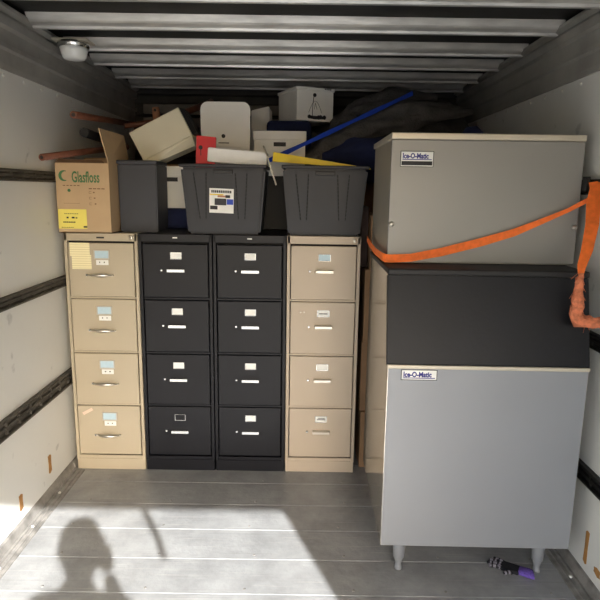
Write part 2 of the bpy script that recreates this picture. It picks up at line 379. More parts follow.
# ------------------------------------------------------------------ filing cabinets
CW, CD, CH, CY = .383, .66, 1.319, 2.971
def cabinet(label, mt, style, x0, group='four-drawer filing cabinets in a row'):
    r = thing('filing_cabinet', label, 'filing cabinet', (x0+CW/2, CY+CD/2, 0), group=group)
    h = CW/2; yf = -CD/2+.012; yb = CD/2
    b = MB()
    b.box((-h, yf-.008, .06), (-h+.017, yb, CH-.0), .002); b.box((h-.017, yf-.008, .06), (h, yb, CH), .002)
    b.box((-h+.001, yf-.008, CH-.042), (h-.001, yb, CH-.0005), .002)
    b.box((-h+.01, yb-.01, .06), (h-.01, yb-.001, CH-.01))
    b.box((-h+.002, yf-.006, .066), (h-.002, yb-.002, .084), .001)
    b.box((-h+.012, yf+.016, .08), (h-.012, yf+.02, CH-.03), 0, 1)
    z0, z1 = .086, CH-.044; dh = (z1-z0)/4
    for i in range(1, 4): b.box((-h+.012, yf-.004, z0+dh*i-.005), (h-.012, yf+.012, z0+dh*i+.005), .001)
    b.build('body', [mt, 'black_dark'], r)
    B((-h+.002, yf-.006, 0), (h-.002, yb-.004, .0655), 'plinth', mt, r, .002)
    for i in range(4):
        ztop = z1-dh*i; zb = ztop-dh
        d = MB(); d.box((-h+.0215, yf-.012, zb+.0075), (h-.0215, yf+.006, ztop-.0075), .004, 0, 2)
        # pressed edge of the front
        dr = d.build('drawer', mt, r)
        fy = yf-.012
        zc = ztop-.068
        ox = 0.004
        # label holder
        H = MB()
        if style == 'bow':
            hw, hh = .041, .024
            H.box((ox-hw, fy-.003, zc-hh), (ox+hw, fy, zc-hh+.006), .001); H.box((ox-hw, fy-.003, zc+hh-.005), (ox+hw, fy, zc+hh), .001)
            H.box((ox-hw, fy-.003, zc-hh), (ox-hw+.006, fy, zc+hh), .001); H.box((ox+hw-.006, fy-.003, zc-hh), (ox+hw, fy, zc+hh), .001)
            H.build('label_holder', 'dullchrome', dr)
            B((ox-hw+.006, fy-.0015, zc-hh+.006), (ox+hw-.006, fy+.0005, zc+hh-.005), 'label_card', 'card_blue', dr)
            w_ = B((ox-.03, fy-.001, zc-.054), (ox+.034, fy+.0005, zc-.028), 'white_sticker', 'card_white', dr)
            g = MB()
            for q in range(2): g.box((ox-.014+q*.024, fy-.0014, zc-.043), (ox-.010+q*.024+random.uniform(0, .004), fy-.0008, zc-.037))
            g.build('sticker_marks', 'ink', dr)
            # bow handle
            zh = ztop-.176
            pts = []; rs = []
            for q in range(13):
                t = q/12; x = -.066+.125*t
                pts.append((x, fy-.004-.026*math.sin(PI*t)**.7, zh+.004*math.sin(PI*t))); rs.append(.0035+.0065*math.sin(PI*t)**1.2)
            hd = MB().tube(pts, rs, 10, 0, True, (1, 1))
            for x in (-.063, .056): hd.box((x-.006, fy-.012, zh-.004), (x+.006, fy+.001, zh+.004), .001)
            hd.build('handle', 'dullchrome', dr)
            MB().box((-.083, fy-.01, zh-.006), (-.071, fy+.001, zh+.006), .002).build('thumb_latch', 'chrome', dr)
        else:
            hw, hh = (.030, .0185) if style == 'bar' else (.033, .019)
            H.box((ox-hw, fy-.003, zc-hh), (ox+hw, fy, zc-hh+.004), .001); H.box((ox-hw, fy-.003, zc+hh-.003), (ox+hw, fy, zc+hh), .001)
            H.box((ox-hw, fy-.003, zc-hh), (ox-hw+.004, fy, zc+hh), .001); H.box((ox+hw-.004, fy-.003, zc-hh), (ox+hw, fy, zc+hh), .001)
            H.build('label_holder', 'chrome', dr)
            cm = 'card_white'
            if style == 'bar' and i == 3: cm = 'black_enamel'
            if style == 'bar4' and i == 0: cm = 'card_blue'
            B((ox-hw+.004, fy-.0015, zc-hh+.004), (ox+hw-.004, fy+.0005, zc+hh-.003), 'label_card', cm, dr)
            if style == 'bar4' and i in (1, 3):
                g = MB()
                for q in range(9): g.box((ox-.022+q*.005, fy-.0022, zc-.004), (ox-.0185+q*.005, fy-.0016, zc+.003))
                if i == 3: g.box((ox-.018, fy-.0022, zc+.006), (ox+.02, fy-.0016, zc+.010))
                g.build('card_writing', 'ink', dr)
            zh = ztop-.145 if style == 'bar' else ztop-.140
            hx = .005
            hd = MB()
            hd.box((hx-.047, fy-.026, zh-.008), (hx+.047, fy-.020, zh+.008), .002, 0, 2)
            hd.box((hx-.047, fy-.026, zh+.004), (hx+.047, fy+.001, zh+.009), .002)
            hd.box((hx-.047, fy-.024, zh-.007), (hx-.042, fy+.001, zh+.007), .001); hd.box((hx+.042, fy-.024, zh-.007), (hx+.047, fy+.001, zh+.007), .001)
            hd.build('handle', 'chrome' if style == 'bar' else 'dullchrome', dr)
            MB().box((hx-.083, fy-.008, zh-.006), (hx-.071, fy+.001, zh+.006), .002).build('thumb_latch', 'chrome', dr)
        if style == 'bow' and i == 0:
            B((-.160, fy-.0012, ztop-.077), (-.056, fy+.0004, ztop-.008), 'note_paper', 'lined', dr)
            B((-.152, fy-.0022, ztop-.145), (-.05, fy-.0013, ztop-.07), 'note_paper', 'lined', dr)
        if style == 'bow' and i == 3:
            MB().box((-.03, -.0005, -.008), (.03, .0006, .008)).build('tape_scrap', 'pinktape', dr, (-.115, fy-.0012, ztop-.04), (0, -.5, 0))
        if style == 'bar4' and i == 1:
            MB().lathe([(.005, 0), (.003, .003)], (-.118, fy, ztop-.062), 8, 0, '-y').lathe([(.004, 0), (.003, .003)], (-.098, fy, ztop-.062), 8, 0, '-y').build('screw', 'dullchrome', dr)
    # maker's badge and lock on the top rail
    if style == 'bar': B((-.012, yf-.0105, CH-.022), (.012, yf-.0075, CH-.016), 'badge', 'card_white', r)
    if style == 'bow':
        B((-.02, yf-.0105, CH-.028), (.02, yf-.0075, CH-.02), 'badge', 'ink', r, .001)
    if style in ('bow', 'bar4'):
        MB().lathe([(.011, 0), (.011, .005), (.008, .008), (.001, .008)], (h-.032, yf-.008, CH-.021), 16, 0, '-y').lathe([(.003, .008), (.003, .009)], (h-.032, yf-.008, CH-.021), 8, 1, '-y').build('lock', ['dullchrome', 'ink'], r)
    return r
X0 = -1.2286
cabinet('yellowish tan four-drawer filing cabinet with cream notes on its top drawer, against left wall', 'tan1', 'bow', X0)
bc = cabinet('black four-drawer filing cabinet standing beside the yellowish tan one, label holder of bottom drawer empty', 'black_enamel', 'bar', X0+.387)
bc2 = copy_tree(bc); bc2.location.x = X0+.774+CW/2
bc2['label'] = 'black four-drawer filing cabinet standing beside the pinkish tan one, white card in bottom label holder'
for ch_ in bc2.children:
    for g in ch_.children:
        if g.name.startswith('label_card') and g.data.materials[0] == M['black_enamel']:
            g.data = g.data.copy(); g.data.materials[0] = M['card_white']
cabinet('pinkish tan four-drawer filing cabinet with small bar handles, nearest the ice machine', 'tan4', 'bar4', X0+1.161)

# ------------------------------------------------------------------ ice bin and ice machine
ZY = (0, 0, -.0125)
BW, BD = .757, .7254
bin_ = thing('ice_bin', 'grey steel ice storage bin with black sloping door on four legs', 'ice bin', (.3391, 2.0839, 0), ZY)
b = MB()
b.poly([(0, .155), (BD, .155), (BD, 1.245), (.10, 1.245), (.012, .90), (0, .90)], 0, 0, BW, 1)
b.box((.002, -.004, .152), (BW-.002, .002, .897), .002, 0)
b.build('body', ['steel_front', 'steel_side'], bin_)
MB().box((-.003, -.006, .893), (BW+.003, .02, .908), .003, 0, 2).build('front_lip', 'steel_lip', bin_)
d = MB(); d.poly([(.002, .909), (.006, .9), (.03, .9), (.115, 1.235), (.085, 1.238)], 0, -.004, BW+.004, 0, .003)
d.box((.02, .03, .93), (BW-.02, .085, .94))
d.build('door', 'binblack', bin_)
MB().box((-.004, .078, 1.2395), (BW+.004, BD, 1.262), .005, 0, 2).build('top_deck', 'blackrubber', bin_)
for (lx, ly) in ((.09, .07), (BW-.09, .07), (.09, BD-.07), (BW-.09, BD-.07)):
    MB().lathe([(.028, .156), (.027, .12), (.024, .07), (.023, .055), (.018, .05), (.012, .02), (.016, .012), (.016, .0)], (lx, ly, 0), 20).build('leg', 'steel_front', bin_)
def badge(parent, x0, x1, z0, z1, yf, stripe):
    bb = B((x0, yf-.002, z0), (x1, yf+.001, z1), 'nameplate', 'card_white', parent, .001)
    fr = MB(); e = .002
    fr.box((x0-e, yf-.0026, z0-e), (x1+e, yf+.001, z0)); fr.box((x0-e, yf-.0026, z1), (x1+e, yf+.001, z1+e)); fr.box((x0-e, yf-.0026, z0), (x0, yf+.001, z1)); fr.box((x1, yf-.0026, z0), (x1+e, yf+.001, z1))
    fr.build('frame', 'ink', bb)
    text('lettering', 'Ice-O-Matic', .028, 'ink_blue', bb, (x0+.006, yf-.0025, z1-.026), sx=(x1-x0-.012)/.152, offset=.0011)
    if stripe: B((x0+.003, yf-.0028, z0+.004), (x1-.003, yf-.0018, z0+.02), 'stripe', 'ink', bb)
    B((x0+.006, yf-.0028, z1-.032), (x1-.006, yf-.0018, z1-.029), 'underline', 'ink_blue', bb)
badge(bin_, .052, .184, .852, .889, -.004, False)
HW, HD, HH = .7658, .5869, .518
head = thing('ice_machine', 'silver grey ice maker head sitting on top of the black-doored bin', 'ice machine', (.3572, 2.3438, 1.263), (0, 0, -.004))
b = MB(); b.box((.006, .012, 0), (HW-.006, HD, HH-.026), .002, 0)
b.build('side_panels', 'steel_dull', head)
fpn = MB(); fpn.box((0, 0, .004), (HW, .016, HH-.027), .003, 0, 2)
fpn.box((0.001, -.0015, HH-.08), (HW-.001, .004, HH-.078))
fpn.build('front_panel', 'steel_head', head)
MB().box((-.002, -.004, HH-.0255), (HW+.002, HD+.004, HH), .004, 0, 2).build('top_panel', 'steel_lip', head)
for z in (.12, .20, .28, .36, .43): B((.0045, .02, z-.02), (.0065, .045, z+.018), 'side_slot', 'ink', head)
for (x, z) in ((.012, .158), (HW-.012, .155)):
    MB().lathe([(.011, 0), (.011, .004), (.008, .008), (.001, .009)], (x, 0, z), 16, 0, '-y').build('screw', 'dullchrome', head)
badge(head, .038, .166, HH-.13, HH-.073, 0, True)
MB().box((.25, .42, HH), (.34, .5, HH+.006)).build('vent_cover', 'steel_lip', head)

# ------------------------------------------------------------------ orange strap
st = thing('orange_strap', 'orange webbing strap stretched across the ice maker, frayed tail by right wall', 'strap', (1.13, 2.31, 1.56))
o0 = Vector((1.13, 2.31, 1.56))
def V(*p): return Vector(p)-o0
pts = [V(.338, 2.90, 1.315), V(.336, 2.75, 1.30), V(.335, 2.55, 1.288), V(.338, 2.345, 1.288), V(.348, 2.326, 1.284), V(.37, 2.322, 1.283), V(.45, 2.322, 1.288), V(.57, 2.322, 1.312), V(.73, 2.320, 1.355), V(.86, 2.318, 1.396), V(.966, 2.316, 1.442), V(1.06, 2.30, 1.488), V(1.115, 2.26, 1.53), V(1.145, 2.25, 1.56)]
ups = [(0, .0, 1)]*4+[(0, 0, 1)]*4+[(0, 0, 1)]*6
MB().ribbon(pts, ups, [.028, .03, .03, .032, .034, .034, .032, .034, .034, .03, .022, .016, .018, .02]).build('webbing', 'orange', st)
pts = [V(1.14, 2.27, 1.60), V(1.14, 2.25, 1.575), V(1.118, 2.22, 1.52), V(1.091, 2.16, 1.439), V(1.052, 2.10, 1.351), V(1.02, 2.062, 1.295), V(1.014, 2.05, 1.27)]
MB().ribbon(pts, [(1, -.4, 0)]*7, [.045, .05, .052, .046, .04, .03, .02]).build('tail', 'orange', st)
fr = MB()
pp = []; rr = []
for i in range(22):
    t = i/21
    if t < .7: q = t/.7; p = Vector((1.014-.008*q, 2.05-.012*q, 1.27-.165*q)); r = .008+.013*math.sin(q*PI*.62)
    else: q = (t-.7)/.3; p = Vector((1.006+.13*q, 2.038+.0*q, 1.105-.012*math.sin(q*PI))); r = .022-.005*q
    p += Vector((noise.noise(p*40), noise.noise(p*40+Vector((5, 5, 5))), 0))*.006
    pp.append(p-o0); rr.append(r)
fr.tube(pp, rr, 12, 0)
for v_ in fr.bm.verts: v_.co += v_.normal*0+Vector((noise.noise(v_.co*90), noise.noise(v_.co*90+Vector((9, 0, 0))), noise.noise(v_.co*90+Vector((0, 9, 0)))))*.012
for i in range(26):
    q = random.choice(pp); a = random.uniform(0, 6.28); d_ = Vector((math.cos(a), -abs(math.sin(a))*.6, random.uniform(-.8, .4)))
    l = random.uniform(.012, .03)
    fr.tube([q+d_*.008, q+d_*l*.6, q+d_*l+Vector((random.uniform(-.012, .012), 0, -.02))], .0008, 4, 0)
fr.build('frayed_end', 'fray', st)
MB().box((-.008, -.006, .0), (.010, .03, .06), .003).build('anchor_fitting', 'rail_black', st)

# ------------------------------------------------------------------ things on the cabinets
ZT = CH+.001
# green-printed open carton
gb = thing('cardboard_box', 'open brown cardboard box with green lettering and yellow sticker, on the left cabinet', 'box', (-1.098, 2.935, ZT))
W2, D2, H2 = .134, .38, .349
b = MB(); th = .005
b.box((-W2, 0, 0), (W2, th, H2)); b.box((-W2, D2-th, 0), (W2, D2, H2)); b.box((-W2, th, 0), (-W2+th, D2-th, H2)); b.box((W2-th, th, 0), (W2, D2-th, H2)); b.box((-W2, 0, 0), (W2, D2, th))
b.build('carton', 'carton', gb)
fl = MB(); fl.quadbox([(W2-.006, .01, H2), (W2-.001, .01, H2), (W2-.001, D2-.01, H2), (W2-.006, D2-.01, H2)], [(W2-.05, .02, H2+.172), (W2-.045, .02, H2+.172), (W2-.02, D2-.03, H2+.165), (W2-.025, D2-.03, H2+.165)])
fl.build('flap', 'carton', gb)
MB().quadbox([(-W2, D2-.005, H2), (W2-.01, D2-.005, H2), (W2-.01, D2, H2), (-W2, D2, H2)], [(-W2-.003, D2+.03, H2+.045), (W2-.02, D2+.03, H2+.05), (W2-.02, D2+.035, H2+.05), (-W2-.003, D2+.035, H2+.045)]).build('flap', 'carton', gb)
MB().quadbox([(-W2, .002, H2), (W2-.02, .002, H2), (W2-.02, .006, H2), (-W2, .006, H2)], [(-W2, .05, H2+.022), (W2-.05, .05, H2+.016), (W2-.05, .054, H2+.016), (-W2, .054, H2+.022)]).build('flap', 'carton_dark', gb)
text('lettering', 'Glasfloss', .076, 'ink_green', gb, (-.054, -.0006, H2-.094), sx=.52, offset=.0014)
lg = MB()
for q in range(14):
    a = PI*.35+q/13*PI*1.3
    a2 = PI*.35+(q+1)/13*PI*1.3
    if q < 13:
        w_ = .012*math.sin(PI*(q+.5)/13)+.003; r_ = .027
        lg.quadbox([(r_*math.cos(a)-.092, -.0008, r_*math.sin(a)+H2-.063), ((r_-w_)*math.cos(a)-.092, -.0008, (r_-w_)*math.sin(a)+H2-.063), ((r_-w_)*math.cos(a2)-.092, -.0008, (r_-w_)*math.sin(a2)+H2-.063), (r_*math.cos(a2)-.092, -.0008, r_*math.sin(a2)+H2-.063)],
                   [(r_*math.cos(a)-.092, .0002, r_*math.sin(a)+H2-.063), ((r_-w_)*math.cos(a)-.092, .0002, (r_-w_)*math.sin(a)+H2-.063), ((r_-w_)*math.cos(a2)-.092, .0002, (r_-w_)*math.sin(a2)+H2-.063), (r_*math.cos(a2)-.092, .0002, r_*math.sin(a2)+H2-.063)])
lg.build('emblem', 'ink_green', gb)
MB().lathe([(.008, -.0002), (.008, .001)], (-.07, 0, H2-.135), 12, 0, '-y').build('printed_dot', 'ink_green', gb)
pr = MB()
for z in (H2-.2,): pr.box((-.10, -.0008, z), (-.02, 0, z+.0012))
for i in range(5):
    pr.box((-.10+i*.018, -.0008, H2-.113), (-.088+i*.018, 0, H2-.109))
for i in range(4): pr.box((.03+i*.021, -.0008, H2-.128), (.046+i*.021, 0, H2-.123))
pr.build('small_print', 'ink_brown', gb)
for i, z in enumerate((H2-.15, H2-.178, H2-.207)):
    pr = MB()
    pr.box((.03, -.0008, z), (.042, 0, z+.0015)); pr.box((.03, -.0008, z+.01), (.042, 0, z+.0115)) ; pr.box((.03, -.0008, z), (.0312, 0, z+.0115)); pr.box((.05+i*.003, -.0008, z+.003), (.058+i*.003, 0, z+.009))
    pr.build('printed_checkbox', 'ink_brown', gb)
ys = MB().box((-W2+.002, -.0012, .022), (.012, 0, .120)).build('yellow_sticker', 'sticker_yellow', gb)
pr = MB()
for i in range(8): pr.box((-.10+i*.009, -.0018, .096), (-.094+i*.009, -.001, .099))
pr.box((-.09, -.0018, .074), (-.08, -.001, .082)); pr.box((-.064, -.0018, .074), (-.05, -.001, .082)); pr.box((-.044, -.0018, .074), (-.036, -.001, .080))
for i in range(7): pr.box((-.108+i*.009, -.0018, .052), (-.101+i*.009, -.001, .058))
for i in range(7): pr.box((-.118+i*.009, -.0018, .027), (-.112+i*.009, -.001, .030))
pr.box((-.006, -.0018, .028), (.012, -.001, .036))
pr.build('sticker_print', 'ink', ys)

gc = thing('storage_case', 'plain dark grey upright case between the open carton and the labelled tote', 'case', (-.857, 3.06, ZT))
MB().quadbox([(-.098, 0, 0), (.10, 0, 0), (.10, .24, 0), (-.098, .24, 0)], [(-.104, 0, .352), (.102, 0, .352), (.102, .24, .352), (-.104, .24, .352)], 0, .006).build('body', 'greyplastic', gc)
MB().box((-.107, -.003, .3525), (.105, .243, .372), .005, 0, 2).build('lid', 'greyplastic', gc)

def tote(label, xc, group=None):
    r = thing('storage_tote', label, 'tote', (xc, 2.955, ZT), group=group)
    H = .338; wt, wb = .222, .187; dp = .30; fy0, fy1 = .035, 0
    b = MB()
    b.quadbox([(-wb, fy0, 0), (wb, fy0, 0), (wb, dp, 0), (-wb, dp, 0)], [(-wt+.006, fy1+.006, H), (wt-.006, fy1+.006, H), (wt-.006, dp+.03, H), (-wt+.006, dp+.03, H)], 0, .012)
    b.build('body', 'tote', r)
    m_ = MB(); m_.box((-wt, -.004, H+.001), (wt, .012, H+.017), .004, 0, 2); m_.box((-wt, dp+.02, H+.001), (wt, dp+.036, H+.017), .004); m_.box((-wt, .013, H+.001), (-wt+.016, dp+.019, H+.017), .004); m_.box((wt-.016, .013, H+.001), (wt, dp+.019, H+.017), .004)
    m_.build('rim', 'tote', r)
    # wedge ribs on the front: thin dark strips paint the shade in their creases
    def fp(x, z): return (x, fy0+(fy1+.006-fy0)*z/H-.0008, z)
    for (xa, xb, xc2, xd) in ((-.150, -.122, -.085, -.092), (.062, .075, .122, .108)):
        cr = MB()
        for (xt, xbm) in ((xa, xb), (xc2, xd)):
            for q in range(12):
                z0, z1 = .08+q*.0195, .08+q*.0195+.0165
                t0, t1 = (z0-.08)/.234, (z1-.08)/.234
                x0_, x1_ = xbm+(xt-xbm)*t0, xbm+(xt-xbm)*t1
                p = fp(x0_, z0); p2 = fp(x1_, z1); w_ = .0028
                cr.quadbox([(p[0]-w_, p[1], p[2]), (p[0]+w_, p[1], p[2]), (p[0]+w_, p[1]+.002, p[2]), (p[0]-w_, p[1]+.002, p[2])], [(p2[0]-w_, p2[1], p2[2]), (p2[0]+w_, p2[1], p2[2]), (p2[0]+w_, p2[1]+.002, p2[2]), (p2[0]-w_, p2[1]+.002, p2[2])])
        cr.build('crease_shade', 'black_dark', r)
    MB().box((-.05, -.001, H-.032), (.05, .012, H-.012), .003, 0, 2).build('handle', 'tote', r)
    return r, fp
T1, fp = tote('charcoal plastic tote with white product sticker, holding a red folder', -.396, 'charcoal totes on the cabinets')
T2 = copy_tree(T1); T2.location.x = .122; T2['label'] = 'charcoal plastic tote without a sticker, yellow item lying across its top'
for o in (T2,): o.location.y = 2.955
stk = thing('x', '', '', (0, 0, 0)); bpy.data.objects.remove(stk)
# sticker on the first tote
a0 = math.atan2(.029, .338)
sk = MB().box((-.062, -.0008, -.062), (.062, .0008, .062)).build('product_sticker', 'card_white', T1, (-.010, fp(0, .17)[1]-.0018, .172), (a0*1.0, .03, 0))
def mk(x0, z0, x1, z1, m, nm='sticker_print', dy=0): return MB().box((x0, -.0016-dy, z0), (x1, -.0007-dy, z1)).build(nm, m, sk)
mk(-.06, .028, .01, .034, 'yellow', 'sticker_band')
mk(-.02, .018, .02, .027, 'pole_pale', 'sticker_band'); mk(.02, .016, .044, .03, 'ink', 'sticker_band')
mk(-.035, -.022, .025, .012, 'tote', 'sticker_picture'); mk(.027, -.018, .06, .010, 'bluestrap', 'sticker_picture'); mk(-.058, -.045, -.02, -.026, 'ink', 'sticker_band')
g = MB()
for i in range(11): g.box((-.052+i*.0095, -.0016, .040), (-.045+i*.0095, -.0007, .053))
for i in range(6): g.box((.024+i*.003, -.0026, .02), (.0258+i*.003, -.0015, .026))
g.build('sticker_print', 'ink', sk)

# contents on the totes
rb = thing('red_folder', 'red folder standing up in the labelled tote', 'folder', (-.515, 3.04, ZT+.10))
MB().quadbox([(-.045, 0, 0), (.055, 0, 0), (.055, .02, 0), (-.045, .02, 0)], [(-.025, 0, .40), (.075, 0, .392), (.075, .02, .392), (-.025, .02, .40)], 0, .002).build('cover', 'red', rb)
MB().lathe([(.011, 0), (.009, .001)], (-.005, 0, .34), 14, 0, '-y').box((-.006, -.0015, .30), (-.002, 0, .33)).build('emblem', 'ink', rb)
fo = thing('foam_slab', 'white foam slab lying along the top of the labelled tote', 'foam', (-.345, 3.07, ZT+.362), (0, .07, 0))
MB().box((-.14, -.05, -.003), (.165, .12, .07), .008, 0, 2).build('slab', 'foam', fo)
yl = thing('yellow_level', 'long yellow plastic tool lying across the second tote', 'tool', (.10, 3.05, ZT+.372), (0, .09, -.12))
MB().quadbox([(-.25, -.02, -.018), (.26, -.02, -.008), (.26, .02, -.008), (-.25, .02, -.018)], [(-.25, -.02, .03), (.26, -.02, -.002), (.26, .02, -.002), (-.25, .02, .03)], 0, .002).build('body', 'yellow', yl)
tag(MB().tube([(-.19, 2.94, 1.765), (-.165, 2.925, 1.70), (-.125, 2.925, 1.575)], .004, 8).build('wire_rod', 'steel_lip'), 'thin pale rod leaning in the gap between the two totes', 'rod')

# beige tilted case
bg = thing('beige_case', 'beige plastic case tipped on its corner behind the dark grey case', 'case', (-.83, 3.22, 1.715), (0, -.47, 0))
MB().box((-.04, 0, 0), (.265, .20, .165), .006, 0, 2).build('shell', 'beige', bg)
MB().quadbox([(.266, .01, .005), (.29, .03, .01), (.29, .18, .01), (.266, .19, .005)], [(.266, .01, .16), (.285, .03, .15), (.285, .18, .15), (.266, .19, .16)], 0).build('end_panel', 'blackrubber', bg)
MB().quadbox([(-.02, .004, -.035), (.25, .03, -.05), (.25, .19, -.05), (-.02, .19, -.035)], [(-.03, .001, -.001), (.262, .001, -.001), (.262, .195, -.001), (-.03, .195, -.001)], 0).build('lower_shell', 'beige', bg)

# bankers boxes
def lidbox(name, label, cat, loc, rot, w, d, h, m='white_board', lidm=None, lidh=.055, handle=True, group=None):
    r = thing(name, label, cat, loc, rot, group)
    MB().box((-w/2, -d/2, 0), (w/2, d/2, h-.006), .002).build('carton', m, r)
    MB().box((-w/2-.006, -d/2-.006, h-lidh), (w/2+.006, d/2+.006, h), .003).build('lid', lidm or m, r)
    if handle: MB().box((-.035, -d/2-.0015, h-lidh-.035), (.035, -d/2+.001, h-lidh-.012), .001).build('hand_hole', 'ink', r)
    return r
# stack of support cartons behind the cabinets
def carton(label, a, b, group=None, m='carton_dark'):
    r = thing('cardboard_box', label, 'box', ((a[0]+b[0])/2, (a[1]+b[1])/2, a[2]), group=group)
    w, d, h = (b[0]-a[0])/2, (b[1]-a[1])/2, b[2]-a[2]
    MB().box((-w, -d, 0), (w, d, h), .003).build('carton', m, r)
    MB().box((-w+.001, -.03, h), (w-.001, .03, h+.0006)).box((-w-.0006, -.025, h-.07), (-w, .025, h)).box((-.03, -d-.0006, h-.06), (.03, -d, h)).build('tape', 'tape', r)
    return r
GP = 'brown boxes in the gap by the pinkish cabinet'
carton('brown cardboard box on the deck in the gap beside the pinkish cabinet', (.352, 3.04, 0), (.95, 3.55, .335), GP)
carton('brown cardboard box in the gap beside the pinkish cabinet, middle of its stack', (.345, 3.05, .337), (.93, 3.55, .735), GP)
carton('brown cardboard box in the gap beside the pinkish cabinet, topmost of its stack', (.350, 3.04, .737), (.94, 3.55, 1.14), GP)
carton('small greyish cardboard box peeping out behind the ice maker top', (.372, 3.03, 1.142), (.70, 3.30, 1.43))
tag(B((.325, 3.12, 1.142), (.368, 3.5, 1.47), 'shade_board', 'shade_brown', None, .003), 'dark brown board standing in for blanket shadow behind the pinkish tan cabinet', 'board')  # board added to paint the shadow of the hanging dark blanket
carton('large dark carton behind the yellowish tan cabinet', (-1.2, 3.66, 0), (-.66, 4.33, .86))
carton('large dark carton behind the yellowish tan cabinet, on top', (-1.2, 3.66, .862), (-.66, 4.33, 1.70))
carton('large carton low behind the black cabinets', (-.64, 3.66, 0), (-.06, 4.33, .80))
carton('large carton stacked behind the black cabinets', (-.64, 3.66, .802), (-.06, 4.33, 1.60))
carton('large carton low behind the blankets', (-.04, 3.66, 0), (1.05, 4.33, .80))
carton('large carton stacked under the blankets', (-.04, 3.66, .802), (1.05, 4.33, 1.60))
# white box seen between dark case and tote
wb = lidbox('file_box', 'white file box glimpsed between the dark grey case and the labelled tote', 'box', (-.77+.03, 3.46, ZT+.12), (0, 0, 0), .26, .24, .235, lidh=.05)
tag(B((-.90, 3.33, ZT), (-.55, 3.6, ZT+.118), 'blue_cushion', 'navy', None, .03, 3), 'dark blue folded cloth under the glimpsed white file box', 'cloth')
# open white box with upright rounded flap
ob = thing('file_box', 'open white file box with tall rounded flap standing up, behind the red folder', 'box', (-.43, 3.46, ZT))
MB().box((-.135, -.11, 0), (.135, .11, .005)).box((-.135, -.11, .005), (.135, -.106, .40)).box((-.135, .106, .005), (.135, .11, .40)).box((-.135, -.106, .005), (-.131, .106, .40)).box((.131, -.106, .005), (.135, .106, .40)).build('carton', 'white_board', ob)
pts = []
for (cx, cz, a0_, ex) in ((.10, .665, 0, 0), (-.10, .665, PI/2, 0)):
    for q in range(7):
        a = a0_+q/6*PI/2; pts.append((cx+.04*math.cos(a), cz+.045*math.sin(a)))
pts += [(-.136, .40), (-.14, .36), (.14, .36), (.136, .40)]
fl = MB().poly(pts, 1, -.1155, -.1108).build('flap', 'white_board', ob)
MB().lathe([(.011, 0), (.011, .0012)], (-.012, -.1156, .525), 16, 0, '-y').box((-.04, -.1168, .485), (.02, -.1155, .490)).build('finger_hole', 'ink', ob)
MB().quadbox([(-.11, -.15, .44), (.08, -.15, .43), (.08, -.1165, .435), (-.11, -.1165, .445)], [(-.11, -.15, .448), (.085, -.15, .44), (.085, -.1165, .468), (-.11, -.1165, .47)]).build('folded_tab', 'white_board', ob)
# lidded white box
lb = lidbox('file_box', 'white lidded file box with hand hole, right of the rounded flap', 'box', (-.125, 3.50, ZT+.31), (0, 0, 0), .29, .26, .25, lidh=.05)
tag(B((-.27, 3.38, ZT), (.03, 3.62, ZT+.309), 'storage_box', 'blackrubber', None, .006), 'black box under the lidded white file box, seen between the totes', 'box')
tag(B((-.22, 3.68, 1.605), (.06, 4.02, 1.975), 'blue_cushion', 'navy', None, .03, 3), 'blue folded cloth under the printed white box', 'cloth')
tb = lidbox('printed_box', 'white box printed with a black figure mark, highest on the pile', 'box', (.02, 3.86, 1.976), (0, 0, .42), .25, .30, .20, lidh=.02, handle=False)
g = MB()
g.lathe([(.012, .0), (.012, .001)], (-.005, -.15, .155), 14, 0, '-y')
g.tube([(-.012, -.1505, .145), (-.018, -.1505, .09), (-.02, -.1505, .03)], .0022, 6)
g.tube([(-.045+.09*q/10, -.1505, .05+.07*math.sin(PI*q/10)) for q in range(11)], .0013, 6)
g.tube([(0, -.1505, .11), (.012, -.1505, .07)], .0013, 6); g.tube([(0, -.1505, .11), (-.006, -.1505, .07)], .0013, 6)
g.build('printing', 'ink', tb)
g = MB()
for i in range(9): g.lathe([(.011+random.uniform(-.003, .003), 0), (.009, .0012)], (-.04+i*.013, -.15, .022+random.uniform(-.005, .005)), 8, 0, '-y')
g.build('printed_caption', 'ink', tb)
g = MB()
for i in range(4): g.box((.06+i*.012, -.1568, .19), (.069+i*.012, -.155, .199))
g.build('printing', 'ink', tb)
gi = thing('grey_carton', 'grey crumpled carton wedged left of the printed white box', 'box', (-.27, 3.76, 1.70))
MB().quadbox([(-.06, 0, 0), (.08, 0, 0), (.08, .2, 0), (-.06, .2, 0)], [(-.05, 0, .34), (.06, .02, .37), (.07, .2, .36), (-.06, .2, .33)], 0, .004).build('carton', 'white_board', gi)

# poles
def pole(label, a, b, r, m, name='pole', ringed=True):
    a = Vector(a); b = Vector(b); t = thing(name, label, 'rod' if name == 'rubber_rod' else 'pole', a, group='reddish brown poles by the left wall' if name == 'pole' else None)
    MB().tube([(0, 0, 0), (b-a)*.5+Vector((0, 0, .002)), b-a], r, 14).build('shaft', m, t)
    if ringed:
        d = (b-a).normalized()
        MB().tube([-d*.001, d*.0005], r*.55, 12).build('end_hole', 'ink', t)
    return t
pole('reddish brown pole jutting out highest along the left wall', (-1.10, 2.87, 1.892), (-1.13, 3.95, 1.965), .017, 'pole')
pole('reddish brown pole with its end over the open carton rear edge', (-1.20, 2.72, 1.683), (-1.02, 3.45, 1.785), .016, 'pole')
pole('black round rod poking out between the two reddish poles', (-1.13, 3.08, 1.83), (-1.16, 3.7, 1.82), .024, 'blackrubber', 'rubber_rod', False)
pole('reddish brown pole lying diagonally behind the beige case', (-.98, 3.45, 1.86), (-.58, 3.85, 2.10), .02, 'pole')
pole('second reddish brown pole crossing behind the beige case', (-1.08, 3.62, 1.92), (-.72, 3.85, 2.0), .016, 'pole')
